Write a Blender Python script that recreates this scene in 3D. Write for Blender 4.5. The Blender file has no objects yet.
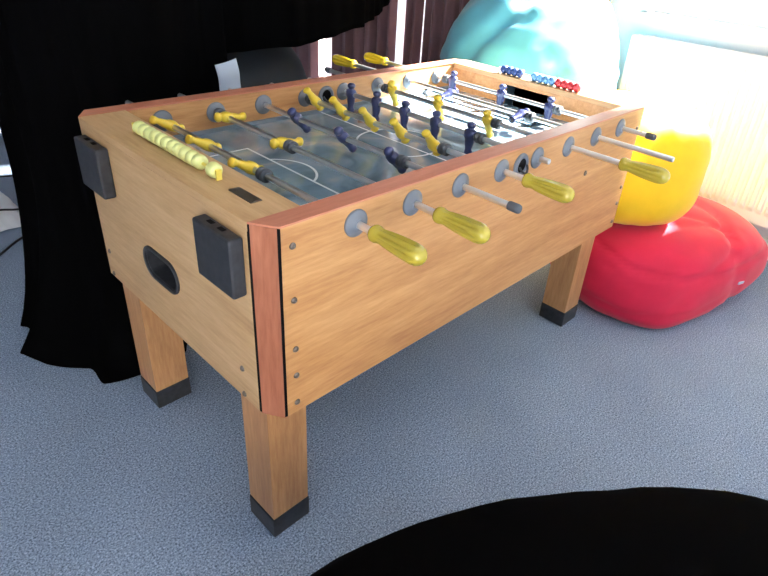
import bpy, bmesh, math, random
from math import sin, cos, pi, radians
from mathutils import Vector, Matrix, noise

random.seed(4)
S = bpy.context.scene
C = S.collection

# ------------------------------------------------------------------ camera
cam_data = bpy.data.cameras.new('camera')
cam = bpy.data.objects.new('camera', cam_data)
C.objects.link(cam)
Ff = Vector((0.65114512, 0.57017016, -0.50091518))
Rr = Vector((0.68889996, -0.72098192, 0.07484595))
Uu = Rr.cross(Ff)
M = Matrix((Rr, Uu, -Ff)).transposed().to_4x4()
M.translation = Vector((-0.475295, -0.744631, 1.318687))
cam.matrix_world = M
cam_data.sensor_width = 36.0
cam_data.lens = 588.16 * 36.0 / 768.0
cam_data.shift_x = -28.015 / 768.0
cam_data.shift_y = -21.594 / 768.0
cam_data.clip_start = 0.02
S.camera = cam

# ------------------------------------------------------------------ world, sun, window light, exposure
w = bpy.data.worlds.new('world')
S.world = w
w.use_nodes = True
bg = w.node_tree.nodes['Background']
bg.inputs[0].default_value = (0.86, 0.93, 1.0, 1)
bg.inputs[1].default_value = 1.5

sun = bpy.data.lights.new('sun', 'SUN')
sun.energy = 150.0
sun.angle = radians(3.0)
sun.color = (1.0, 0.95, 0.88)
so = bpy.data.objects.new('sun', sun)
C.objects.link(so)
so.location = (6, -1, 5)
to_sun = Vector((0.75, -0.25, 0.60)).normalized()
so.rotation_euler = to_sun.to_track_quat('Z', 'Y').to_euler()

S.view_settings.view_transform = 'Standard'
S.view_settings.look = 'None'
S.view_settings.gamma = 1.0
S.view_settings.use_curve_mapping = False
S.view_settings.exposure = 0.06

# ------------------------------------------------------------------ materials
def mat(name, col, rough=0.6, metal=0.0, spec=0.5, coat=0.0, trans=0.0, emis=0.0, ior=1.45, sheen=0.0):
    m = bpy.data.materials.new(name)
    m.use_nodes = True
    b = m.node_tree.nodes['Principled BSDF']
    b.inputs['Base Color'].default_value = (*col, 1)
    b.inputs['Roughness'].default_value = rough
    b.inputs['Metallic'].default_value = metal
    b.inputs['Specular IOR Level'].default_value = spec
    b.inputs['Coat Weight'].default_value = coat
    b.inputs['Transmission Weight'].default_value = trans
    b.inputs['IOR'].default_value = ior
    b.inputs['Sheen Weight'].default_value = sheen
    return m

def nodes(m):
    return m.node_tree.nodes, m.node_tree.links, m.node_tree.nodes['Principled BSDF']

def add_noise(m, c1, c2, scale, mapscale=(1, 1, 1), detail=6, bump=0.0, bump_scale=None, lo=0.35, hi=0.65, rot=(0, 0, 0), bdist=0.002):
    n, l, b = nodes(m)
    tc = n.new('ShaderNodeTexCoord'); mp = n.new('ShaderNodeMapping')
    mp.inputs['Scale'].default_value = mapscale
    mp.inputs['Rotation'].default_value = rot
    l.new(tc.outputs['Object'], mp.inputs['Vector'])
    nt = n.new('ShaderNodeTexNoise')
    nt.inputs['Scale'].default_value = scale; nt.inputs['Detail'].default_value = detail
    l.new(mp.outputs[0], nt.inputs['Vector'])
    r = n.new('ShaderNodeValToRGB')
    r.color_ramp.elements[0].position = lo; r.color_ramp.elements[0].color = (*c1, 1)
    r.color_ramp.elements[1].position = hi; r.color_ramp.elements[1].color = (*c2, 1)
    l.new(nt.outputs['Fac'], r.inputs['Fac'])
    l.new(r.outputs[0], b.inputs['Base Color'])
    if bump:
        nb = nt
        if bump_scale:
            nb = n.new('ShaderNodeTexNoise'); nb.inputs['Scale'].default_value = bump_scale
            nb.inputs['Detail'].default_value = 3
            l.new(mp.outputs[0], nb.inputs['Vector'])
        bp = n.new('ShaderNodeBump'); bp.inputs['Strength'].default_value = bump
        bp.inputs['Distance'].default_value = bdist
        l.new(nb.outputs['Fac'], bp.inputs['Height'])
        l.new(bp.outputs[0], b.inputs['Normal'])
    return m, r

def wood(name, a, bcol, c, along, rough=0.38, seed=0.0):
    """laminate with a fine stretched grain plus slow cathedral bands"""
    m = mat(name, a, rough, spec=0.4)
    n, l, b = nodes(m)
    tc = n.new('ShaderNodeTexCoord'); mp = n.new('ShaderNodeMapping')
    sc = {'x': (0.9, 9, 9), 'y': (9, 0.9, 9), 'z': (9, 9, 0.9)}[along]
    mp.inputs['Scale'].default_value = sc
    mp.inputs['Location'].default_value = (seed, seed * 2, seed * 3)
    l.new(tc.outputs['Object'], mp.inputs['Vector'])
    n1 = n.new('ShaderNodeTexNoise'); n1.inputs['Scale'].default_value = 14; n1.inputs['Detail'].default_value = 8
    n1.inputs['Roughness'].default_value = 0.65
    n2 = n.new('ShaderNodeTexNoise'); n2.inputs['Scale'].default_value = 1.6; n2.inputs['Detail'].default_value = 3
    n2.inputs['Distortion'].default_value = 1.2
    l.new(mp.outputs[0], n1.inputs['Vector']); l.new(mp.outputs[0], n2.inputs['Vector'])
    mx = n.new('ShaderNodeMath'); mx.operation = 'MULTIPLY_ADD'
    mx.inputs[1].default_value = 0.5
    l.new(n1.outputs['Fac'], mx.inputs[0])
    m2 = n.new('ShaderNodeMath'); m2.operation = 'MULTIPLY'; m2.inputs[1].default_value = 0.5
    l.new(n2.outputs['Fac'], m2.inputs[0]); l.new(m2.outputs[0], mx.inputs[2])
    r = n.new('ShaderNodeValToRGB'); e = r.color_ramp.elements
    e[0].position = 0.36; e[0].color = (*c, 1)
    e[1].position = 0.64; e[1].color = (*bcol, 1)
    k = e.new(0.5); k.color = (*a, 1)
    l.new(mx.outputs[0], r.inputs['Fac']); l.new(r.outputs[0], b.inputs['Base Color'])
    return m

honey = wood('honey_laminate', (0.47, 0.245, 0.098), (0.57, 0.32, 0.14), (0.37, 0.172, 0.066), 'x')
pale = wood('pale_laminate', (0.52, 0.335, 0.165), (0.60, 0.405, 0.215), (0.42, 0.255, 0.12), 'y', seed=3)
legw = wood('leg_laminate', (0.44, 0.23, 0.10), (0.53, 0.295, 0.14), (0.34, 0.16, 0.068), 'z', seed=5)
redx = wood('reddish_rail', (0.50, 0.20, 0.125), (0.57, 0.245, 0.16), (0.42, 0.155, 0.09), 'x', rough=0.3, seed=7)
redz = wood('reddish_post', (0.33, 0.12, 0.065), (0.41, 0.16, 0.09), (0.25, 0.085, 0.045), 'z', rough=0.35, seed=9)
black_pl = mat('black_plastic', (0.022, 0.024, 0.028), 0.45)
add_noise(black_pl, (0.018, 0.02, 0.024), (0.034, 0.036, 0.042), 60)
grey_pl = mat('grey_plastic', (0.15, 0.17, 0.20), 0.4)
dark_rub = mat('grey_rubber', (0.075, 0.085, 0.10), 0.55)
steel = mat('chromed_steel', (0.86, 0.88, 0.90), 0.30, metal=0.93)
screw_m = mat('screw_steel', (0.20, 0.17, 0.15), 0.35, metal=0.9)
yel = mat('yellow_figure', (0.83, 0.60, 0.055), 0.3, coat=0.3)
yel2 = mat('pale_yellow_figure', (0.72, 0.60, 0.10), 0.35, coat=0.2)
blu = mat('navy_figure', (0.035, 0.045, 0.13), 0.3, coat=0.4)
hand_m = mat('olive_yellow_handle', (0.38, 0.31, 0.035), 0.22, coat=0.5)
handf_m = mat('golden_handle', (0.75, 0.55, 0.03), 0.2, coat=0.6)
bead_m = mat('pale_yellow_bead', (0.72, 0.76, 0.30), 0.4)
beadb_m = mat('blue_bead', (0.03, 0.07, 0.22), 0.4)
beadl_m = mat('light_blue_bead', (0.12, 0.30, 0.55), 0.4)
bead_refl_m = mat('red_reflection_bead', (0.55, 0.05, 0.06), 0.4)  # reflection of the red backrest, put into the bead colour
plate_m = mat('bronze_plate', (0.22, 0.19, 0.15), 0.35, metal=0.8)
hole_m = mat('dark_recess', (0.006, 0.006, 0.007), 0.9, spec=0.05)
goal_m = mat('goal_recess_teal', (0.03, 0.06, 0.08), 0.6)
white_line = mat('white_line', (0.72, 0.78, 0.80), 0.3)

# play surface: slate blue-grey print of players with pale blotches
field_m = mat('printed_play_surface', (0.14, 0.19, 0.24), 0.13, coat=0.6)
def build_field():
    n, l, b = nodes(field_m)
    tc = n.new('ShaderNodeTexCoord')
    n1 = n.new('ShaderNodeTexNoise'); n1.inputs['Scale'].default_value = 5.0; n1.inputs['Detail'].default_value = 3
    n1.inputs['Distortion'].default_value = 1.6
    l.new(tc.outputs['Object'], n1.inputs['Vector'])
    r = n.new('ShaderNodeValToRGB'); e = r.color_ramp.elements
    e[0].position = 0.3; e[0].color = (0.08, 0.14, 0.19, 1)
    e[1].position = 0.74; e[1].color = (0.58, 0.52, 0.42, 1)
    k = e.new(0.5); k.color = (0.19, 0.28, 0.34, 1)
    k = e.new(0.62); k.color = (0.30, 0.36, 0.39, 1)
    l.new(n1.outputs['Fac'], r.inputs['Fac']); l.new(r.outputs[0], b.inputs['Base Color'])
    b.inputs['Coat Roughness'].default_value = 0.06
build_field()
lining_m = mat('grey_lining_strip', (0.16, 0.20, 0.24), 0.3)

carpet = mat('blue_grey_carpet', (0.19, 0.24, 0.31), 0.95, spec=0.15)
def build_carpet():
    n, l, b = nodes(carpet)
    tc = n.new('ShaderNodeTexCoord')
    n1 = n.new('ShaderNodeTexNoise'); n1.inputs['Scale'].default_value = 210; n1.inputs['Detail'].default_value = 4
    n1.inputs['Roughness'].default_value = 0.75
    n2 = n.new('ShaderNodeTexNoise'); n2.inputs['Scale'].default_value = 3; n2.inputs['Detail'].default_value = 4
    for x in (n1, n2): l.new(tc.outputs['Object'], x.inputs['Vector'])
    r = n.new('ShaderNodeValToRGB'); e = r.color_ramp.elements
    e[0].position = 0.36; e[0].color = (0.075, 0.10, 0.14, 1)
    e[1].position = 0.64; e[1].color = (0.52, 0.64, 0.80, 1)
    k = e.new(0.5); k.color = (0.25, 0.33, 0.445, 1)
    l.new(n1.outputs['Fac'], r.inputs['Fac'])
    mx = n.new('ShaderNodeMixRGB'); mx.blend_type = 'MULTIPLY'; mx.inputs['Fac'].default_value = 0.35
    r2 = n.new('ShaderNodeValToRGB')
    r2.color_ramp.elements[0].position = 0.35; r2.color_ramp.elements[0].color = (0.7, 0.72, 0.75, 1)
    r2.color_ramp.elements[1].position = 0.65; r2.color_ramp.elements[1].color = (1, 1, 1, 1)
    l.new(n2.outputs['Fac'], r2.inputs['Fac'])
    l.new(r.outputs[0], mx.inputs[1]); l.new(r2.outputs[0], mx.inputs[2])
    l.new(mx.outputs[0], b.inputs['Base Color'])
    bp = n.new('ShaderNodeBump'); bp.inputs['Strength'].default_value = 0.5; bp.inputs['Distance'].default_value = 0.004
    l.new(n1.outputs['Fac'], bp.inputs['Height']); l.new(bp.outputs[0], b.inputs['Normal'])
build_carpet()
wall_m = mat('white_wall_paint', (0.80, 0.76, 0.76), 0.8)
add_noise(wall_m, (0.78, 0.745, 0.745), (0.82, 0.785, 0.785), 4, bump=0.05, bump_scale=80)
rad_m = mat('radiator_enamel', (0.88, 0.87, 0.88), 0.4)
frame_m = mat('white_window_frame', (0.85, 0.85, 0.85), 0.4)
glass_m = mat('window_glass', (1, 1, 1), 0.0)
def thin_glass(m):
    n, l, b = nodes(m)
    tr = n.new('ShaderNodeBsdfTransparent'); gl = n.new('ShaderNodeBsdfGlossy'); gl.inputs['Roughness'].default_value = 0.02
    mx = n.new('ShaderNodeMixShader'); mx.inputs[0].default_value = 0.05
    l.new(tr.outputs[0], mx.inputs[1]); l.new(gl.outputs[0], mx.inputs[2])
    l.new(mx.outputs[0], n['Material Output'].inputs['Surface'])
thin_glass(glass_m)
def fabric(name, c, k=0.85, rough=0.75, sheen=0.2):
    m = mat(name, c, rough, spec=0.25, sheen=sheen)
    add_noise(m, tuple(x * k for x in c), c, 7, bump=0.12, bump_scale=350, bdist=0.001)
    return m
red_f = fabric('red_fabric', (0.62, 0.012, 0.055), rough=0.65)
yel_f = fabric('yellow_fabric', (0.90, 0.56, 0.012), rough=0.5)
tur_f = fabric('turquoise_fabric', (0.08, 0.40, 0.56), rough=0.55)
blk_f = fabric('black_fabric', (0.0035, 0.0035, 0.004), rough=1.0, sheen=0.0)
blk_f2 = fabric('black_leatherette', (0.022, 0.027, 0.036), rough=0.5, sheen=0.0)
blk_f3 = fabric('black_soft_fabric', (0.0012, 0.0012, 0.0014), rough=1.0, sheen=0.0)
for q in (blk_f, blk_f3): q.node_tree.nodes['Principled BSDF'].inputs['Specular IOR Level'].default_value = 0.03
mauve_f = fabric('mauve_brown_curtain', (0.22, 0.12, 0.13), rough=0.8)
sheer_f = fabric('pale_grey_curtain', (0.75, 0.73, 0.75), rough=0.8)
def translucent(m, k, c):
    n, l, b = nodes(m)
    tr = n.new('ShaderNodeBsdfTranslucent'); tr.inputs[0].default_value = (*c, 1)
    mx = n.new('ShaderNodeMixShader'); mx.inputs[0].default_value = k
    l.new(b.outputs[0], mx.inputs[1]); l.new(tr.outputs[0], mx.inputs[2])
    l.new(mx.outputs[0], n['Material Output'].inputs['Surface'])
translucent(sheer_f, 0.22, (0.8, 0.8, 0.85))
paper_m = mat('pale_blue_paper', (0.50, 0.58, 0.70), 0.5)
plastic_w = mat('white_plastic_bag', (0.88, 0.9, 0.92), 0.4)
cable_m = mat('black_cable', (0.012, 0.012, 0.014), 0.5)

# ------------------------------------------------------------------ mesh helpers
def obj(name, bm, m, parent=None, smooth=False, bevel=0.0, seg=2):
    me = bpy.data.meshes.new(name)
    bmesh.ops.recalc_face_normals(bm, faces=bm.faces)
    bm.to_mesh(me); bm.free()
    me.materials.append(m)
    if smooth:
        for p in me.polygons: p.use_smooth = True
    o = bpy.data.objects.new(name, me)
    C.objects.link(o)
    if parent: o.parent = parent
    if bevel:
        md = o.modifiers.new('bevel', 'BEVEL'); md.width = bevel; md.segments = seg
        md.limit_method = 'ANGLE'; md.angle_limit = radians(35)
    return o

def autosmooth(o, ang=40):
    me = o.data
    for p in me.polygons: p.use_smooth = True
    bm = bmesh.new(); bm.from_mesh(me)
    for e in bm.edges:
        if len(e.link_faces) == 2 and e.calc_face_angle(0) > radians(ang): e.smooth = False
    bm.to_mesh(me); bm.free()
    return o

def box(bm, x0, x1, y0, y1, z0, z1):
    v = [bm.verts.new(p) for p in ((x0,y0,z0),(x1,y0,z0),(x1,y1,z0),(x0,y1,z0),(x0,y0,z1),(x1,y0,z1),(x1,y1,z1),(x0,y1,z1))]
    for f in ((0,1,2,3),(4,5,6,7),(0,1,5,4),(1,2,6,5),(2,3,7,6),(3,0,4,7)): bm.faces.new([v[i] for i in f])
    return bm

def bx(*a):
    return box(bmesh.new(), *a)

def prism(bm, poly, z0, z1):
    a = [bm.verts.new((x, y, z0)) for x, y in poly]; b = [bm.verts.new((x, y, z1)) for x, y in poly]
    bm.faces.new(a); bm.faces.new(b)
    n = len(poly)
    for i in range(n): bm.faces.new((a[i], a[(i+1)%n], b[(i+1)%n], b[i]))
    return bm

def frame_of(axis):
    a = Vector(axis).normalized()
    t = Vector((0, 0, 1)) if abs(a.z) < 0.9 else Vector((1, 0, 0))
    u = a.cross(t).normalized(); v = a.cross(u).normalized()
    return a, u, v

def lathe(bm, origin, axis, prof, seg=20, flute=0.0, nfl=8, f0=0, f1=0):
    """prof: list of (distance along axis, radius); closed at both ends"""
    a, u, v = frame_of(axis); o = Vector(origin); rings = []
    for (t, r) in prof:
        ring = []
        for k in range(seg):
            th = 2 * pi * k / seg
            rr = r
            if flute and f0 <= t <= f1:
                env = min(1.0, (t - f0) / 0.012, (f1 - t) / 0.02)
                rr = r * (1 - flute * max(0.0, env) * (0.5 + 0.5 * cos(nfl * th)) ** 2)
            ring.append(bm.verts.new(o + a * t + (u * cos(th) + v * sin(th)) * rr))
        rings.append(ring)
    for i in range(len(rings) - 1):
        for k in range(seg):
            bm.faces.new((rings[i][k], rings[i][(k+1)%seg], rings[i+1][(k+1)%seg], rings[i+1][k]))
    bm.faces.new(rings[0]); bm.faces.new(rings[-1])
    return bm

def tube(bm, pts, r, seg=8):
    pts = [Vector(p) for p in pts]; rings = []
    for i, p in enumerate(pts):
        d = (pts[min(i+1, len(pts)-1)] - pts[max(i-1, 0)])
        a, u, v = frame_of(d)
        rings.append([bm.verts.new(p + (u * cos(2*pi*k/seg) + v * sin(2*pi*k/seg)) * r) for k in range(seg)])
    for i in range(len(rings)-1):
        for k in range(seg):
            bm.faces.new((rings[i][k], rings[i][(k+1)%seg], rings[i+1][(k+1)%seg], rings[i+1][k]))
    bm.faces.new(rings[0]); bm.faces.new(rings[-1])
    return bm

def empty(name, loc=(0, 0, 0), label=None, cat=None, group=None):
    o = bpy.data.objects.new(name, None); C.objects.link(o); o.location = loc
    o.empty_display_size = 0.1
    if label: o['label'] = label
    if cat: o['category'] = cat
    if group: o['group'] = group
    return o
def tag(o, label, cat, group=None):
    o['label'] = label; o['category'] = cat
    if group: o['group'] = group
    return o
def struct(o, label=None):
    o['kind'] = 'structure'
    if label: o['label'] = label
    return o

# ------------------------------------------------------------------ the room
WX = 2.70      # inner face of the window wall
struct(obj('floor', bx(-2.6, WX + 0.2, -3.2, 5.0, -0.05, 0.0), carpet), 'blue-grey speckled carpet floor')
SILL = 1.02; WTOP = 2.26
Y0, Y1 = -0.48, 0.60       # first window
D0, D1 = 1.95, 3.40        # tall curtained window
bm = bmesh.new()
box(bm, WX, WX+0.2, -3.2, Y0, 0, 2.8)
box(bm, WX, WX+0.2, Y0, Y1, 0, SILL-0.02)
box(bm, WX, WX+0.2, Y0, Y1, WTOP, 2.8)
box(bm, WX, WX+0.2, Y1, D0, 0, 2.8)
box(bm, WX, WX+0.2, D0, D1, 0, 0.1)
box(bm, WX, WX+0.2, D0, D1, WTOP, 2.8)
box(bm, WX, WX+0.2, D1, 4.8, 0, 2.8)
struct(obj('wall_right', bm, wall_m), 'white wall with radiator and windows')
struct(obj('wall_back', bx(-2.6, WX+0.2, 4.8, 5.0, 0, 2.8), wall_m), 'white back wall')
struct(obj('wall_left', bx(-2.6, -2.4, -3.2, 4.8, 0, 2.8), wall_m), 'plain wall on the left of the room')
struct(obj('ceiling', bx(-2.6, WX+0.2, -3.2, 5.0, 2.8, 2.9), wall_m), 'white ceiling')
bm = bx(WX-0.018, WX, -3.2, 1.9, 0, 0.10)
struct(obj('baseboard_right', bm, frame_m, bevel=0.004))

def window(name, y0, y1, z0, z1, mull):
    fr = bmesh.new(); x0, x1 = WX+0.08, WX+0.13
    box(fr, x0, x1, y0, y1, z0, z0+0.05); box(fr, x0, x1, y0, y1, z1-0.05, z1)
    box(fr, x0, x1, y0, y0+0.05, z0+0.05, z1-0.05); box(fr, x0, x1, y1-0.05, y1, z0+0.05, z1-0.05)
    for m in mull: box(fr, x0, x1, m-0.025, m+0.025, z0+0.05, z1-0.05)
    o = struct(obj(name, fr, frame_m))
    g = obj('pane', bx(WX+0.10, WX+0.106, y0+0.04, y1-0.04, z0+0.04, z1-0.04), glass_m, o)
    return o
win1 = window('window_1', Y0, Y1, SILL, WTOP, [])
obj('window_sill', bx(WX-0.035, WX+0.08, Y0-0.03, Y1+0.03, SILL-0.02, SILL+0.006), frame_m, win1, bevel=0.004)
window('window_2', D0, D1, 0.1, WTOP, [2.67])

# curtains over the tall window: pleated sheets hanging at their own distance in front of it
def pleats(y0, y1, z0, z1, x, amp, waves, ph=0, flare=0.0, n=90, m=12, thick=0.006):
    bm = bmesh.new(); g = []
    for s in (0, 1):
        row = []
        for j in range(m+1):
            z = z0 + (z1 - z0) * j / m; r = []
            for i in range(n+1):
                t = i / n
                a = amp * (1 + flare * (1 - j/m))
                xx = x + a * sin(2*pi*waves*t + ph + 0.5*sin(5*t + j*0.08)) + a*0.35*sin(2*pi*waves*2.3*t + 1.3) + s*thick
                yy = y0 + (y1-y0)*t
                r.append(bm.verts.new((xx, yy, z)))
            row.append(r)
        g.append(row)
    for s in (0, 1):
        for j in range(m):
            for i in range(n):
                bm.faces.new((g[s][j][i], g[s][j][i+1], g[s][j+1][i+1], g[s][j+1][i]))
    for j in range(m):
        for i in (0, n): bm.faces.new((g[0][j][i], g[0][j+1][i], g[1][j+1][i], g[1][j][i]))
    for j in (0, m):
        for i in range(n): bm.faces.new((g[0][j][i], g[0][j][i+1], g[1][j][i+1], g[1][j][i]))
    return bm
for (a, b, wv, lab, mm) in (
        (1.42, 1.945, 5, 'mauve brown curtain right beside the turquoise bag', mauve_f),
        (1.93, 2.02, 2, 'thin pale grey curtain strip nearest the turquoise bag', sheer_f),
        (2.005, 2.11, 2, 'thin dark mauve curtain strip between two pale ones', mauve_f),
        (2.10, 2.23, 2, 'bright pale grey curtain strip at the right edge of the wide mauve curtain', sheer_f),
        (2.215, 2.89, 6, 'wide mauve brown pleated curtain behind the far handles of the game table', mauve_f),
        (2.88, 3.08, 2, 'pale grey curtain fold at the left end of the wide mauve curtain', sheer_f),
        (3.06, 4.3, 8, 'mauve brown curtain farthest left on the window wall, mostly hidden behind black cloth', mauve_f)):
    o = obj('curtain', pleats(a, b, 0.04, 2.3, WX-(0.07 if mm is sheer_f else 0.18), 0.028, wv, ph=a*7), mm, smooth=True)
    tag(o, lab, 'curtain', 'curtains along the window wall')
cr = obj('curtain_rail', lathe(bmesh.new(), (WX-0.12, 1.35, 2.345), (0, 1, 0), [(0, 0.015), (3.0, 0.015)], 12), frame_m)
tag(cr, 'white curtain rail above the mauve curtains on the window wall', 'curtain rail')

# radiator
def radiator():
    r = empty('radiator', (2.6, -0.4, 0), 'white ribbed panel radiator under the window on the right wall', 'radiator')
    xf = -0.045; y0, y1 = -1.05, 0.985; z0, z1 = 0.205, 0.93
    bm = bmesh.new(); pitch = 0.039; n = int((y1-y0-0.04)/pitch)
    ys = []
    for i in range(n):
        c = y0 + 0.02 + i*pitch
        ys += [(c, 0), (c+0.010, 0), (c+0.017, 0.011), (c+0.032, 0.011), (c+0.039, 0)]
    ys = [(y0, 0)] + ys + [(y1, 0)]
    def outline(y, d, z): return bm.verts.new((xf + 0.0 + (-d), y, z))
    zs = [(z0, 0), (z0+0.05, 0), (z0+0.075, 1), (z1-0.06, 1), (z1-0.04, 0), (z1-0.012, 0)]
    g = [[bm.verts.new((xf - d*k, y, z)) for (y, d) in ys] for (z, k) in zs]
    for j in range(len(zs)-1):
        for i in range(len(ys)-1):
            bm.faces.new((g[j][i], g[j][i+1], g[j+1][i+1], g[j+1][i]))
    obj('front_panel', bm, rad_m, r, bevel=0)
    obj('back_panel', bx(xf+0.003, xf+0.025, y0, y1, z0, z1-0.014), rad_m, r)
    bm = bx(xf-0.004, xf+0.075, y0-0.002, y1+0.002, z1-0.012, z1)
    obj('top_cover', bm, rad_m, r, bevel=0.003)
    for q in (y1, y0-0.004): obj('side_cover', bx(xf, xf+0.075, q, q+0.004, z0+0.02, z1-0.012), rad_m, r)
    bm = tube(bmesh.new(), [(0.02, y0-0.05, 0.05), (0.02, y0-0.05, 0.24), (0.02, y0-0.02, 0.26), (0.02, y0+0.02, 0.26)], 0.009)
    obj('pipe', bm, rad_m, r, smooth=True)
    bm = tube(bmesh.new(), [(0.04, y0-0.05, 0.055), (0.04, 0.0, 0.055), (0.04, y1+0.1, 0.055)], 0.009)
    obj('pipe', bm, rad_m, r, smooth=True)
    for yy in (y0+0.25, y1-0.25): obj('bracket', bx(0.01, 0.1, yy-0.02, yy+0.02, z0+0.15, z1-0.1), rad_m, r)
radiator()

# ------------------------------------------------------------------ football table
L, W, T, B = 1.480, 0.81, 0.8665, 0.4364
c, cy = 0.032, 0.0486
FZ = 0.768
table = empty('foosball_table', (0, 0, 0), 'wooden table football game with yellow and navy players on steel rods', 'foosball table')
P = lambda n, bm, m, par=table, **k: obj(n, bm, m, par, **k)

th = 0.045
rods_x = [0.2026 + 0.156*i for i in range(8)]
zr = 0.8237
# side panels
for s in (0, 1):
    y0, y1 = (0.0, th) if s == 0 else (W-th, W)
    P('side_panel', bx(c+0.002, L-c-0.002, y0, y1, B, T-0.0035), honey)
    # top rail
    if s == 0: poly = [(0.0, cy), (c, 0.0), (L-c, 0.0), (L, cy)]
    else: poly = [(0.0, W-cy), (c, W), (L-c, W), (L, W-cy)]
    P('top_rail', prism(bmesh.new(), poly, T-0.0035, T+0.0005), redx, bevel=0.0008)
# end panels, tops
def panel_with_hole(x0, x1, y0, y1, z0, z1, loop):
    bm = bmesh.new()
    for x in (x0, x1):
        ov = [bm.verts.new((x, y, z)) for y, z in ((y0, z0), (y1, z0), (y1, z1), (y0, z1))]
        iv = [bm.verts.new((x, y, z)) for y, z in loop]
        ed = [bm.edges.new((ov[i], ov[(i+1) % 4])) for i in range(4)] + [bm.edges.new((iv[i], iv[(i+1) % len(iv)])) for i in range(len(iv))]
        bmesh.ops.triangle_fill(bm, edges=ed, use_beauty=True)
        if x == x0: oa, ia = ov, iv
    for i in range(4): bm.faces.new((oa[i], oa[(i+1) % 4], ov[(i+1) % 4], ov[i]))
    for i in range(len(iv)): bm.faces.new((ia[i], ia[(i+1) % len(iv)], iv[(i+1) % len(iv)], iv[i]))
    return bm
def stadium(yc, zc, w_, h_, n=14):
    r = h_/2; pts = []
    for i in range(n+1):
        a = -pi/2 + pi*i/n; pts.append((yc + (w_/2-r) + r*cos(a), zc + r*sin(a)))
    for i in range(n+1):
        a = pi/2 + pi*i/n; pts.append((yc - (w_/2-r) + r*cos(a), zc + r*sin(a)))
    return pts
OC = (0.422, 0.602)
P('end_panel', panel_with_hole(0.0, 0.022, cy+0.002, W-cy-0.002, B, T-0.018, stadium(*OC, 0.150, 0.070)), pale)
P('end_panel', bx(L-0.022, L, cy+0.002, W-cy-0.002, B, T-0.018), pale)
EI, EF = 0.112, 1.390
P('end_top_board', bx(0.0, EI, cy, W-cy, T-0.018, T), pale, bevel=0.0012)
P('end_top_board', bx(EF, L, cy, W-cy, T-0.018, T), pale, bevel=0.0012)
# corner posts with the black strips beside them
for (sx, sy) in ((0, 0), (0, 1), (1, 0), (1, 1)):
    fx = (lambda x: x) if sx == 0 else (lambda x: L-x)
    fy = (lambda y: y) if sy == 0 else (lambda y: W-y)
    po = [(0.0022, cy-0.0035), (c-0.0035, 0.0022), (c-0.0035, 0.03), (0.022, cy-0.0035)]
    pg = [(0.0035, cy+0.001), (c+0.001, 0.0035), (c+0.001, 0.028), (0.020, cy+0.001)]
    # the gasket is a slightly recessed black liner that shows in the two joints
    P('corner_post', prism(bmesh.new(), [(fx(x)-0, fy(y)) for x, y in po], B-0.003, T-0.0035), redz)
    bm = bmesh.new()
    prism(bm, [(fx(x), fy(y)) for x, y in [(0.0015, cy-0.0037), (0.0005, cy+0.0018), (0.020, cy+0.0018), (0.020, cy-0.0037)]], B, T-0.004)
    prism(bm, [(fx(x), fy(y)) for x, y in [(c-0.0037, 0.0015), (c+0.0018, 0.0005), (c+0.0018, 0.02), (c-0.0037, 0.02)]], B, T-0.004)
    P('joint_strip', bm, hole_m)
# inner end walls with goal mouths
gy0, gy1 = 0.30, 0.51
for (x0, x1) in ((EI-0.014, EI), (EF, EF+0.014)):
    bm = bmesh.new()
    box(bm, x0, x1, th, gy0, FZ-0.002, T-0.018); box(bm, x0, x1, gy1, W-th, FZ-0.002, T-0.018)
    box(bm, x0, x1, gy0, gy1, T-0.030, T-0.018)
    P('inner_end_wall', bm, honey)
for s, x0 in ((0, EI-0.075), (1, EF+0.014)):
    xa, xb = x0, x0+0.06
    bm = bmesh.new()
    box(bm, xa, xb, gy0-0.01, gy0, FZ-0.03, T-0.019); box(bm, xa, xb, gy1, gy1+0.01, FZ-0.03, T-0.019)
    box(bm, xa, xb, gy0, gy1, FZ-0.04, FZ-0.03)
    xq = xa if s == 0 else xb-0.006
    box(bm, xq, xq+0.006, gy0, gy1, FZ-0.03, T-0.019)
    P('goal_recess', bm, goal_m)
# playing surface
P('playing_surface', bx(EI, EF, th, W-th, FZ-0.008, FZ), field_m)
P('cabinet_bottom', bx(0.03, L-0.03, th, W-th, B+0.02, B+0.03), honey)
for s in (0, 1):
    y0 = th if s == 0 else W-th-0.004
    P('lining_strip', bx(EI, EF, y0, y0+0.004, FZ, FZ+0.012), lining_m)
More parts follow.
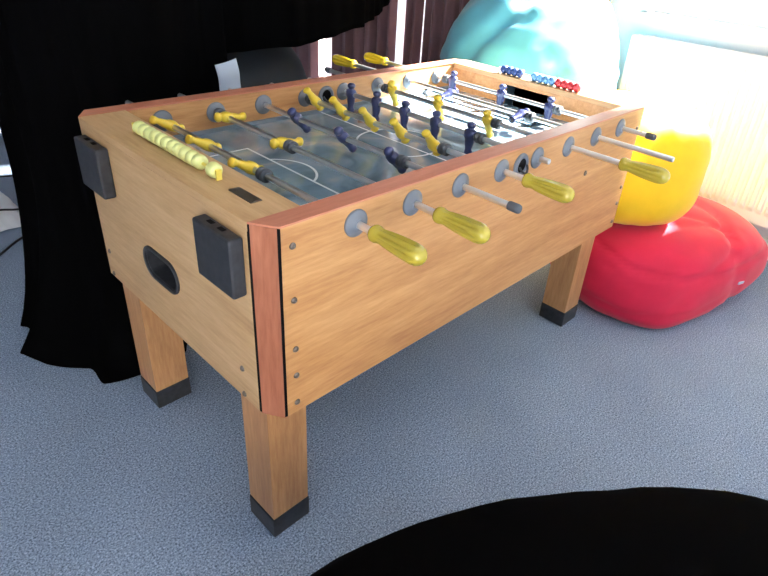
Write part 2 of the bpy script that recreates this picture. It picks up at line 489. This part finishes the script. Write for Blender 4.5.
# white pitch markings (thin print layer)
def strip_arc(bm, cx, cyy, r, a0, a1, wd, z, n=40):
    prev = None
    for i in range(n+1):
        a = a0 + (a1-a0)*i/n
        p = [bm.verts.new((cx+(r-wd)*cos(a), cyy+(r-wd)*sin(a), z)), bm.verts.new((cx+r*cos(a), cyy+r*sin(a), z))]
        if prev: bm.faces.new((prev[0], prev[1], p[1], p[0]))
        prev = p
def rect(bm, x0, x1, y0, y1, z):
    bm.faces.new([bm.verts.new(p) for p in ((x0,y0,z),(x1,y0,z),(x1,y1,z),(x0,y1,z))])
z = FZ+0.0006; wl = 0.0065; MX = (EI+EF)/2; my = W/2
for s in (1, -1):
    X = lambda x: x if s == 1 else 2*MX-x
    # goal area outline: one bent strip
    bm = bmesh.new()
    o3 = [(X(EI), 0.215), (X(0.3515), 0.215), (X(0.3515), 0.600), (X(EI), 0.600)]
    i3 = [(X(EI), 0.215+wl), (X(0.3515-wl), 0.215+wl), (X(0.3515-wl), 0.600-wl), (X(EI), 0.600-wl)]
    ov = [bm.verts.new((*p, z)) for p in o3]; iv = [bm.verts.new((*p, z)) for p in i3]
    for k in range(3): bm.faces.new((ov[k], ov[k+1], iv[k+1], iv[k]))
    P('goal_area_line', bm, white_line)
    bm = bmesh.new()
    if s == 1: strip_arc(bm, 0.297, my, 0.108, -1.03, 1.03, wl, z)
    else: strip_arc(bm, X(0.297), my, 0.108, pi-1.03, pi+1.03, wl, z)
    P('goal_arc_line', bm, white_line)
bm = bmesh.new(); rect(bm, MX-wl/2-0.02, MX+wl/2-0.02, th+0.004, W-th-0.004, z)
P('centre_line', bm, white_line)
bm = bmesh.new(); strip_arc(bm, MX-0.02, my, 0.125, 0, 2*pi, wl, z+0.0002, 64)
P('centre_circle', bm, white_line)

# legs with black feet
for (x0, y0) in ((0.0206, 0.0572), (0.0206, W-0.0572-0.1017), (L-0.0206-0.1017, 0.0572), (L-0.0206-0.1017, W-0.0572-0.1017)):
    lg = P('leg', bx(x0, x0+0.1017, y0, y0+0.1017, 0.0637, B+0.02), legw, bevel=0.0015)
    obj('foot', bx(x0-0.002, x0+0.1037, y0-0.002, y0+0.1037, 0.0, 0.0637), black_pl, lg, bevel=0.003)

# screws
def screw(p, axis, r=0.0068):
    bm = lathe(bmesh.new(), Vector(p)-Vector(axis)*0.002, axis, [(0, r), (0.003, r), (0.0052, r*0.8), (0.0062, r*0.42), (0.0048, r*0.38)], 12)
    P('screw', bm, screw_m, smooth=True)
for z_ in (0.823, 0.71, 0.597, 0.532, 0.462): screw((0.057, 0, z_), (0, -1, 0))
for z_ in (0.80, 0.675, 0.593, 0.532, 0.462): screw((1.427, 0, z_), (0, -1, 0))
for z_ in (0.515, 0.447):
    screw((0, 0.104, z_), (-1, 0, 0)); screw((0, 0.734, z_), (-1, 0, 0))
screw((1.126, 0, 0.713), (0, -1, 0), 0.0085)

# black square boxes on the end
for (y0, y1) in ((0.060, 0.185), (0.605, 0.730)):
    b_ = P('black_box', bx(-0.030, -0.001, y0, y1, 0.714, 0.834), black_pl, bevel=0.005, seg=3)
    bm = bmesh.new()
    for k in range(2):
        yy = y0+0.040+k*0.036; box(bm, -0.018, -0.009, yy, yy+0.018, 0.8325, 0.8348)
    obj('slot', bm, hole_m, b_)
# ball outlet: stadium ring and dark well
def ring_yz(bm, outer, inner, x0, x1):
    n = len(outer); V = []
    for (loop, x) in ((outer, x0), (outer, x1), (inner, x1), (inner, x0)):
        V.append([bm.verts.new((x, y, z)) for y, z in loop])
    for q in range(4):
        A, Bq = V[q], V[(q+1) % 4]
        for i in range(n): bm.faces.new((A[i], A[(i+1)%n], Bq[(i+1)%n], Bq[i]))
    return bm
ou = P('ball_outlet', ring_yz(bmesh.new(), stadium(*OC, 0.164, 0.084), stadium(*OC, 0.146, 0.066), 0.001, -0.005), black_pl, bevel=0.0015)
obj('outlet_sleeve', ring_yz(bmesh.new(), stadium(*OC, 0.1495, 0.0695), stadium(*OC, 0.145, 0.065), 0.001, 0.05), black_pl, ou)
obj('outlet_well', ring_yz(bmesh.new(), stadium(*OC, 0.1495, 0.0695), stadium(*OC, 0.01, 0.005), 0.05, 0.053), hole_m, ou)

# small metal plate on the near end board
pl = P('metal_plate', bx(0.047, 0.071, 0.107, 0.183, T, T+0.0018), plate_m, bevel=0.0006)
for yy in (0.113, 0.177): obj('rivet', lathe(bmesh.new(), (0.059, yy, T+0.0015), (0, 0, 1), [(0, 0.0025), (0.001, 0.002)], 10), screw_m, pl)

# score counters
def bead_mesh():
    return lathe(bmesh.new(), (0, -0.0125, 0), (0, 1, 0), [(0, 0.0095), (0.0025, 0.0132), (0.006, 0.0152), (0.0125, 0.0156), (0.019, 0.0152), (0.0225, 0.0132), (0.025, 0.0095)], 12)
def counter(x, ends, beads, rodmat):
    zc = T+0.0155
    bar = P('score_counter', lathe(bmesh.new(), (x, ends[0], zc), (0, 1, 0), [(0, 0.0035), (ends[1]-ends[0], 0.0035)], 10), rodmat)
    for y in ends:
        obj('support', bx(x-0.006, x+0.006, y-0.003, y+0.003, T, zc+0.006), rodmat, bar, bevel=0.001)
    for (y, m) in beads:
        o = obj('bead', bead_mesh(), m, bar, smooth=True); o.location = (x, y, zc)
cb = [(0.252, bead_m)] + [(0.305 + 0.0258*i, bead_m) for i in range(11)]
counter(0.060, (0.236, 0.590), cb, yel2)
cb = [(0.54-0.024*i, beadb_m) for i in range(4)] + [(0.405-0.024*i, beadl_m) for i in range(4)] + [(0.305-0.024*i, bead_refl_m) for i in range(4)]
counter(1.415, (0.215, 0.56), cb, steel)

# bushings
def bushing(x, side, z_=zr, r=0.0285):
    ys, d = ((0.0, -1) if side == 0 else (W-th, -1))
    bm = lathe(bmesh.new(), (x, ys+0.001, z_), (0, d, 0), [(0, r), (0.0035, r), (0.006, r*0.88), (0.0075, r*0.6), (0.011, r*0.5), (0.012, r*0.36), (0.012, r*0.3)], 24)
    o = P('bushing', bm, grey_pl, smooth=True)
for x in rods_x:
    bushing(x, 0); bushing(x, 1)
# ball entry cups between the fourth and fifth rod
for ys in (0.0, W-th):
    xc = (rods_x[3]+rods_x[4])/2 + 0.004
    cup = P('ball_entry_cup', lathe(bmesh.new(), (xc, ys+0.001, zr-0.004), (0, -1, 0), [(0, 0.031), (0.004, 0.031), (0.008, 0.026), (0.008, 0.020), (0.003, 0.018)], 24), grey_pl, smooth=True)
    obj('entry_hole', lathe(bmesh.new(), (xc, ys-0.003, zr-0.004), (0, -1, 0), [(0, 0.0185), (0.001, 0.0185)], 20), hole_m, cup)
    obj('chute_lip', tube(bmesh.new(), [(xc+0.016*cos(a)*1.0, ys-0.009-0.010*abs(sin(a)), zr-0.004+0.016*sin(a)) for a in [pi+pi*i/10 for i in range(11)]], 0.003), black_pl, cup, smooth=True)

# player figure: rings (z, half depth x, half width y, x offset)
def figure_mesh():
    bm = bmesh.new()
    R = [(0.0345, 0.002, 0.002, 0), (0.0335, 0.0055, 0.0055, 0), (0.030, 0.0085, 0.0082, 0), (0.0255, 0.0095, 0.0090, 0), (0.021, 0.0082, 0.0078, 0), (0.0175, 0.0055, 0.0055, 0),
         (0.0155, 0.0065, 0.0085, 0), (0.013, 0.0085, 0.0125, 0), (0.007, 0.0100, 0.0136, 0), (0.000, 0.0105, 0.0132, 0), (-0.007, 0.0100, 0.0120, 0), (-0.012, 0.0082, 0.0098, 0),
         (-0.018, 0.0078, 0.0102, 0.0005), (-0.026, 0.0070, 0.0092, 0.0005), (-0.034, 0.0058, 0.0076, 0), (-0.039, 0.0055, 0.0070, 0.0),
         (-0.043, 0.0066, 0.0078, 0.001), (-0.047, 0.0078, 0.0084, 0.002), (-0.052, 0.0076, 0.0082, 0.002), (-0.0535, 0.006, 0.0070, 0.002)]
    rings = []
    n = 14
    for (z_, rx, ry, ox) in R:
        ring = []
        for k in range(n):
            a = 2*pi*k/n
            e = 0.85
            rx_ = rx*1.42; ry_ = ry*1.4
            cxx = (abs(cos(a))**e) * (1 if cos(a) >= 0 else -1); syy = (abs(sin(a))**e) * (1 if sin(a) >= 0 else -1)
            ring.append(bm.verts.new((ox + rx_*cxx, ry_*syy, z_*1.04)))
        rings.append(ring)
    for i in range(len(rings)-1):
        for k in range(n): bm.faces.new((rings[i][k], rings[i][(k+1)%n], rings[i+1][(k+1)%n], rings[i+1][k]))
    bm.faces.new(rings[0]); bm.faces.new(rings[-1])
    me = bpy.data.meshes.new('player'); bmesh.ops.recalc_face_normals(bm, faces=bm.faces); bm.to_mesh(me); bm.free()
    for p in me.polygons: p.use_smooth = True
    return me
fig_y = figure_mesh(); fig_y.materials.append(yel)
fig_b = fig_y.copy(); fig_b.materials.clear(); fig_b.materials.append(blu)

def handle_bm(x, y0, d, ln=0.125):
    """y0: end nearer the table; d: -1 towards the viewer, +1 away"""
    pr = [(0, 0.0085), (0.001, 0.0135), (0.006, 0.0158), (0.012, 0.0158), (0.018, 0.0140), (0.024, 0.0135), (0.034, 0.0150), (0.050, 0.0166), (0.068, 0.0178), (0.085, 0.0186),
          (0.100, 0.0188), (0.110, 0.0176), (0.117, 0.0150), (0.122, 0.0108), (0.1245, 0.006), (0.125, 0.002)]
    return lathe(bmesh.new(), (x, y0, zr), (0, d, 0), [(t*1.04, q*1.1) for t, q in pr], 48, flute=0.34, nfl=8, f0=0.020, f1=0.118)

def add_rod(i, near, far, kind, nhandle, fhandle, ang, men, bumps, ncap=False, fcap=False):
    x = rods_x[i]
    rod = P('rod', lathe(bmesh.new(), (x, near, zr), (0, 1, 0), [(0, 0.0065), (0.001, 0.0075), (far-near-0.001, 0.0075), (far-near, 0.0065)], 16), steel, smooth=False)
    autosmooth(rod)
    if nhandle is not None:
        obj('handle', handle_bm(x, nhandle, -1), hand_m, rod, smooth=True)['label'] = 'olive yellow fluted handle'
    if fhandle is not None:
        obj('handle', handle_bm(x, fhandle, 1), handf_m, rod, smooth=True)['label'] = 'golden yellow fluted handle'
    for (flag, y, d) in ((ncap, near, -1), (fcap, far, 1)):
        if flag:
            obj('end_cap', lathe(bmesh.new(), (x, y-d*0.022, zr), (0, d, 0), [(0, 0.0088), (0.002, 0.0102), (0.024, 0.0104), (0.029, 0.009), (0.031, 0.005)], 16), dark_rub, rod, smooth=True)
    # ang: direction in the xz plane the feet point to
    a = radians(ang)
    for y in men:
        o = bpy.data.objects.new('player', fig_y if kind == 'y' else fig_b)
        C.objects.link(o); o.parent = rod; o.location = (x, y, zr)
        # local -z -> (cos a, 0, sin a): rotation about y
        o.rotation_euler = (0, -(a + pi/2), 0)
        o['label'] = 'yellow player figure' if kind == 'y' else 'navy blue player figure'
    for y in bumps:
        obj('bumper', lathe(bmesh.new(), (x, y-0.013, zr), (0, 1, 0), [(0, 0.0105), (0.001, 0.0155), (0.008, 0.016), (0.009, 0.0140), (0.013, 0.0140), (0.014, 0.016), (0.024, 0.0155), (0.026, 0.0105)], 18), dark_rub, rod, smooth=True)

add_rod(0, -0.16, 0.97, 'y', -0.048, None, 152, [0.715, 0.535, 0.350], [0.300])
add_rod(1, -0.17, 0.97, 'y', -0.068, None, -8, [0.708, 0.448], [0.416, 0.740])
add_rod(2, -0.155, 0.95, 'b', None, None, -50, [0.600, 0.400, 0.213], [0.180], ncap=True)
add_rod(3, -0.17, 0.95, 'y', -0.068, None, 130, [0.712, 0.590, 0.462, 0.338, 0.220], [0.183, 0.738])
add_rod(4, -0.038, 0.95, 'b', None, None, -92, [0.725, 0.603, 0.478, 0.352, 0.222], [0.187])
add_rod(5, -0.26, 1.04, 'y', -0.157, None, -70, [0.688, 0.478, 0.278], [0.246, 0.720], fcap=True)
add_rod(6, -0.235, 1.17, 'b', None, 1.06, 188, [0.562, 0.262], [0.230])
add_rod(7, -0.108, 1.16, 'b', None, 1.04, -95, [0.682, 0.456, 0.257], [0.225, 0.715], ncap=True)

# ------------------------------------------------------------------ beanbags
def bag(name, loc, rad, rotz, m, label, cat='beanbag', e=(0.8, 0.8), pulls=(), wr=0.012, seed=0.0, tilt=(0, 0), flat=0.75, seg=(72, 56), group=None, folds=()):
    root = empty(name, (loc[0], loc[1], 0), label, cat, group)
    bm = bmesh.new(); nu, nv = seg; rings = []
    Rm = Matrix.Rotation(rotz, 3, 'Z') @ Matrix.Rotation(tilt[0], 3, 'X') @ Matrix.Rotation(tilt[1], 3, 'Y')
    sg = lambda v, p: (abs(v)**p) * (1 if v >= 0 else -1)
    def pt(u, v):
        d = Vector((cos(v)*cos(u), cos(v)*sin(u), sin(v)))
        p = Vector((sg(cos(v), e[1])*sg(cos(u), e[0])*rad[0], sg(cos(v), e[1])*sg(sin(u), e[0])*rad[1], sg(sin(v), e[1])*rad[2]))
        for (pd, amt, wd) in pulls:
            q = d.dot(Vector(pd).normalized())
            p += Vector(pd).normalized() * amt * math.exp(-(1-q)/wd)
        nrm = p.normalized()
        wv = noise.noise(Vector((p.x*3.2+seed, p.y*3.2, p.z*3.2))) * wr * 1.8
        wv += (abs(noise.noise(Vector((p.x*7+seed, p.y*7+3, p.z*11)))) - 0.25) * wr * 1.1
        for (fd, ft, amp, fw) in folds:      # creases: great-circle-ish grooves
            g = d.dot(Vector(fd).normalized()) - ft + 0.05*noise.noise(d*2.5+Vector((seed, 0, 0)))
            wv -= amp * math.exp(-(g/fw)**2)
        p = Rm @ (p + nrm * wv)
        lo = -rad[2]*flat
        if p.z < lo: p.z = lo + (p.z-lo)*0.04
        return Vector((p.x, p.y, p.z + loc[2]))
    for j in range(1, nv):
        v = -pi/2 + pi*j/nv
        rings.append([bm.verts.new(pt(2*pi*i/nu, v)) for i in range(nu)])
    b0 = bm.verts.new(pt(0, -pi/2)); t0 = bm.verts.new(pt(0, pi/2))
    for j in range(len(rings)-1):
        for i in range(nu): bm.faces.new((rings[j][i], rings[j][(i+1)%nu], rings[j+1][(i+1)%nu], rings[j+1][i]))
    for i in range(nu):
        bm.faces.new((b0, rings[0][(i+1)%nu], rings[0][i])); bm.faces.new((t0, rings[-1][i], rings[-1][(i+1)%nu]))
    zmin = min(v_.co.z for v_ in bm.verts)
    o = obj('cover', bm, m, root, smooth=True)
    return root, o, pt, zmin

r_red, o_red, pt_red, zm = bag('beanbag', (1.95, -0.01, 0.165), (0.47, 0.31, 0.205), radians(-22), red_f,
    'low red beanbag on the carpet underneath the yellow one', e=(0.8, 0.66), seed=1.0, wr=0.010, flat=0.8,
    pulls=(((1, -0.45, -0.1), 0.07, 0.08), ((-0.35, -1, -0.45), 0.05, 0.12)),
    folds=(((0.1, -0.42, 1), 0.50, 0.014, 0.03), ((0.9, -0.1, 0.1), 0.42, 0.022, 0.04), ((-0.6, -0.5, 0.6), 0.62, 0.010, 0.03), ((-0.5, -0.9, 0.9), 0.80, 0.008, 0.025), ((-0.2, -0.6, 0.35), 0.72, 0.006, 0.02)))
r_yel, o_yel, pt_yel, zm2 = bag('beanbag', (1.81, 0.16, 0.575), (0.285, 0.29, 0.235), radians(-45), yel_f,
    'yellow beanbag sitting on top of the red one beside the radiator', e=(0.8, 0.66), seed=5.0, wr=0.007, flat=0.86,
    pulls=(((0.6, 0.2, 0.2), 0.015, 0.3),), folds=(((1, 0.0, 0.0), 0.0, 0.007, 0.02), ((0.2, 1, 0.15), -0.45, 0.004, 0.02)))
r_tur, o_tur, pt_tur, zm3 = bag('beanbag', (2.07, 0.88, 0.56), (0.45, 0.41, 0.60), radians(-45), tur_f,
    'large turquoise beanbag in sunlight behind the far end of the table', e=(0.95, 1.02), seed=9.0, wr=0.020, flat=0.97,
    pulls=(((0.75, 0.1, 0.75), 0.09, 0.15),), folds=(((-0.6, 0.1, 0.8), 0.75, 0.03, 0.06),))
r_b1, o_b1, p_, zm4 = bag('beanbag', (0.93, 1.60, 0.455), (0.35, 0.31, 0.46), 0.2, blk_f2,
    'rounded black beanbag behind the far side of the table', e=(0.9, 0.85), seed=12.0, wr=0.006, flat=0.96)
r_b2, o_b2, p_, zm5 = bag('beanbag', (0.13, -0.82, 0.215), (0.76, 0.47, 0.24), radians(-38), blk_f3,  # added mound, stands in for a dark obstruction close to the lens
    'added flat black mound in the right foreground, standing in for an obstruction close to the lens', e=(0.9, 0.8), seed=15.0, wr=0.008, flat=0.88)

# ------------------------------------------------------------------ black drape and added black cloth
def drape(path, ztop, zbot, amp, waves, flare, n=160, m=40, thick=0.008, seed=0.0, pool=0.0):
    """cloth hung along a plan path; zbot and flare are functions of the path parameter"""
    pts = [Vector((*p, 0)) for p in path]
    seglen = [0]
    for a, b in zip(pts, pts[1:]): seglen.append(seglen[-1] + (b-a).length)
    def at(t):
        s = t*seglen[-1]
        for k in range(len(pts)-1):
            if s <= seglen[k+1] or k == len(pts)-2:
                q = (s-seglen[k])/(seglen[k+1]-seglen[k]); return pts[k].lerp(pts[k+1], q)
    bm = bmesh.new(); G = []
    for sd in (0, 1):
        rows = []
        for j in range(m+1):
            h = j/m; row = []
            for i in range(n+1):
                t = i/n; p = at(t)
                d = at(min(1, t+0.03)) - at(max(0, t-0.03)); nn = Vector((d.y, -d.x, 0)).normalized()
                zb = zbot(t); z_ = zb + (ztop-zb)*h
                low = max(0.0, 1 - (z_)/0.6)
                a = amp*(0.6+1.2*low)
                off = a*sin(2*pi*waves*t + seed + 0.8*sin(3*t*2+seed)) + a*0.5*sin(2*pi*waves*1.9*t+2+seed+h)
                off += flare(t) * low**2
                if z_ < 0.16: off += 0.05*flare(t)/0.3*(1-z_/0.16)**2 if flare(t) > 0 else 0
                off -= sd*thick
                row.append(bm.verts.new((p.x+nn.x*off, p.y+nn.y*off, z_)))
            rows.append(row)
        G.append(rows)
    for sd in (0, 1):
        for j in range(m):
            for i in range(n): bm.faces.new((G[sd][j][i], G[sd][j][i+1], G[sd][j+1][i+1], G[sd][j+1][i]))
    for j in range(m):
        for i in (0, n): bm.faces.new((G[0][j][i], G[0][j+1][i], G[1][j+1][i], G[1][j][i]))
    for j in (0, m):
        for i in range(n): bm.faces.new((G[0][j][i], G[0][j][i+1], G[1][j][i+1], G[1][j][i]))
    return bm
bm = drape([(-0.03, 1.36), (0.0, 1.17), (0.12, 1.10), (0.35, 1.14), (0.66, 1.20)], 2.39, lambda t: 0.003, 0.012, 6,
           lambda t: 0.17*math.exp(-((t-0.40)/0.24)**2)+0.07, n=180, seed=0.5)
o = obj('black_drape', bm, blk_f3, smooth=True)
tag(o, 'long black cloth drape reaching the carpet behind the left end of the table', 'drape')
bm = drape([(0.58, 1.24), (0.95, 1.19), (1.35, 1.26), (1.85, 1.60)], 2.39, lambda t: 0.86 + 0.10*t + 0.006*sin(14*t), 0.010, 7, lambda t: 0.0, seed=2.0)  # added cloth, its hem shaped after a dark obstruction at the lens
o = obj('black_drape', bm, blk_f3, smooth=True)
tag(o, 'added short black cloth above the rounded black beanbag, standing in for an obstruction close to the lens', 'drape')
o = obj('drape_rail', tube(bmesh.new(), [(-0.04, 1.38, 2.425), (0.0, 1.17, 2.425), (0.12, 1.10, 2.425), (0.35, 1.14, 2.425), (0.6, 1.20, 2.425), (0.95, 1.19, 2.425), (1.35, 1.26, 2.425), (1.87, 1.62, 2.425)], 0.014), black_pl)
tag(o, 'black curved rail under the ceiling carrying the black drape and the added black cloth', 'rail')

# pale blue-grey sheet pinned on the drape
bm = bmesh.new(); n1, n2 = 8, 10; V = {}
for i in range(n1+1):
    for j in range(n2+1):
        u, v = i/n1, j/n2
        V[i, j] = bm.verts.new((0.576+0.082*u + 0.016*(1-v), 1.135 - 0.006*sin(u*pi) + 0.004*sin(v*7), 0.735+0.015*u+0.125*v))
for i in range(n1):
    for j in range(n2): bm.faces.new((V[i, j], V[i+1, j], V[i+1, j+1], V[i, j+1]))
o = obj('paper_sheet', bm, paper_m, smooth=True)
sm = o.modifiers.new('solid', 'SOLIDIFY'); sm.thickness = 0.0012
tag(o, 'pale blue-grey paper sheet pinned to the black drape', 'paper')

# white plastic bag and black cables on the carpet at the far left
bm = bmesh.new(); n1 = 26; V = {}
for i in range(n1+1):
    for j in range(n1+1):
        u, v = i/n1*2-1, j/n1*2-1
        r_ = max(0, 1-(abs(u)**3+abs(v)**3)*0.9)
        V[i, j] = bm.verts.new((0.06+0.085*u+0.05*noise.noise(Vector((u, v, 3))), 2.42+0.30*v, 0.004+0.07*r_*(0.6+0.9*abs(noise.noise(Vector((u*2.5, v*3.5, 1)))))))
for i in range(n1):
    for j in range(n1): bm.faces.new((V[i, j], V[i+1, j], V[i+1, j+1], V[i, j+1]))
o = obj('plastic_bag', bm, plastic_w, smooth=True)
tag(o, 'crumpled white plastic bag lying on the carpet left of the black drape', 'plastic bag')
for k, pts in enumerate([[(-0.3, 2.35, 0.006), (-0.05, 2.5, 0.09), (0.06, 2.62, 0.095), (0.2, 2.72, 0.03), (0.35, 2.74, 0.006)],
                         [(-0.3, 2.1, 0.006), (-0.1, 2.16, 0.008), (0.02, 2.2, 0.07), (0.12, 2.22, 0.05), (0.3, 2.25, 0.006)],
                         [(-0.3, 1.75, 0.006), (-0.1, 1.86, 0.006), (0.05, 2.0, 0.006), (0.2, 2.08, 0.006), (0.4, 2.1, 0.006)]]):
    sp = []
    for i in range(len(pts)-1):
        p0 = Vector(pts[max(i-1, 0)]); p1 = Vector(pts[i]); p2 = Vector(pts[i+1]); p3 = Vector(pts[min(i+2, len(pts)-1)])
        for q in range(8):
            t = q/8
            sp.append(0.5*((2*p1)+(-p0+p2)*t+(2*p0-5*p1+4*p2-p3)*t*t+(-p0+3*p1-3*p2+p3)*t**3))
    o = obj('cable', tube(bmesh.new(), sp, 0.005), cable_m, smooth=True)
    tag(o, ['black cable behind the white plastic bag, farthest of the three', 'black cable draped over the white plastic bag', 'black cable on the carpet in front of the white plastic bag'][k], 'cable', 'cables on the carpet')
# small white tag sewn on the right side of the red beanbag
tn = Vector((-0.32, -0.94, -0.06)).normalized(); tx = Vector((0.94, -0.32, 0)); tz = tx.cross(tn)
tc_ = Vector((2.049, -0.3625, 0.132)) - Vector((r_red.location.x, r_red.location.y, 0))
bm = bmesh.new()
vs = [tc_ + tx*a*0.016 + tz*b*0.006 + tn*k for k in (-0.003, 0.0015) for a, b in ((-1, -1), (1, -1), (1, 1), (-1, 1))]
v_ = [bm.verts.new(p) for p in vs]
for f_ in ((0,1,2,3),(4,5,6,7),(0,1,5,4),(1,2,6,5),(2,3,7,6),(3,0,4,7)): bm.faces.new([v_[i] for i in f_])
obj('tag', bm, paper_m, r_red)['label'] = 'small white tag'
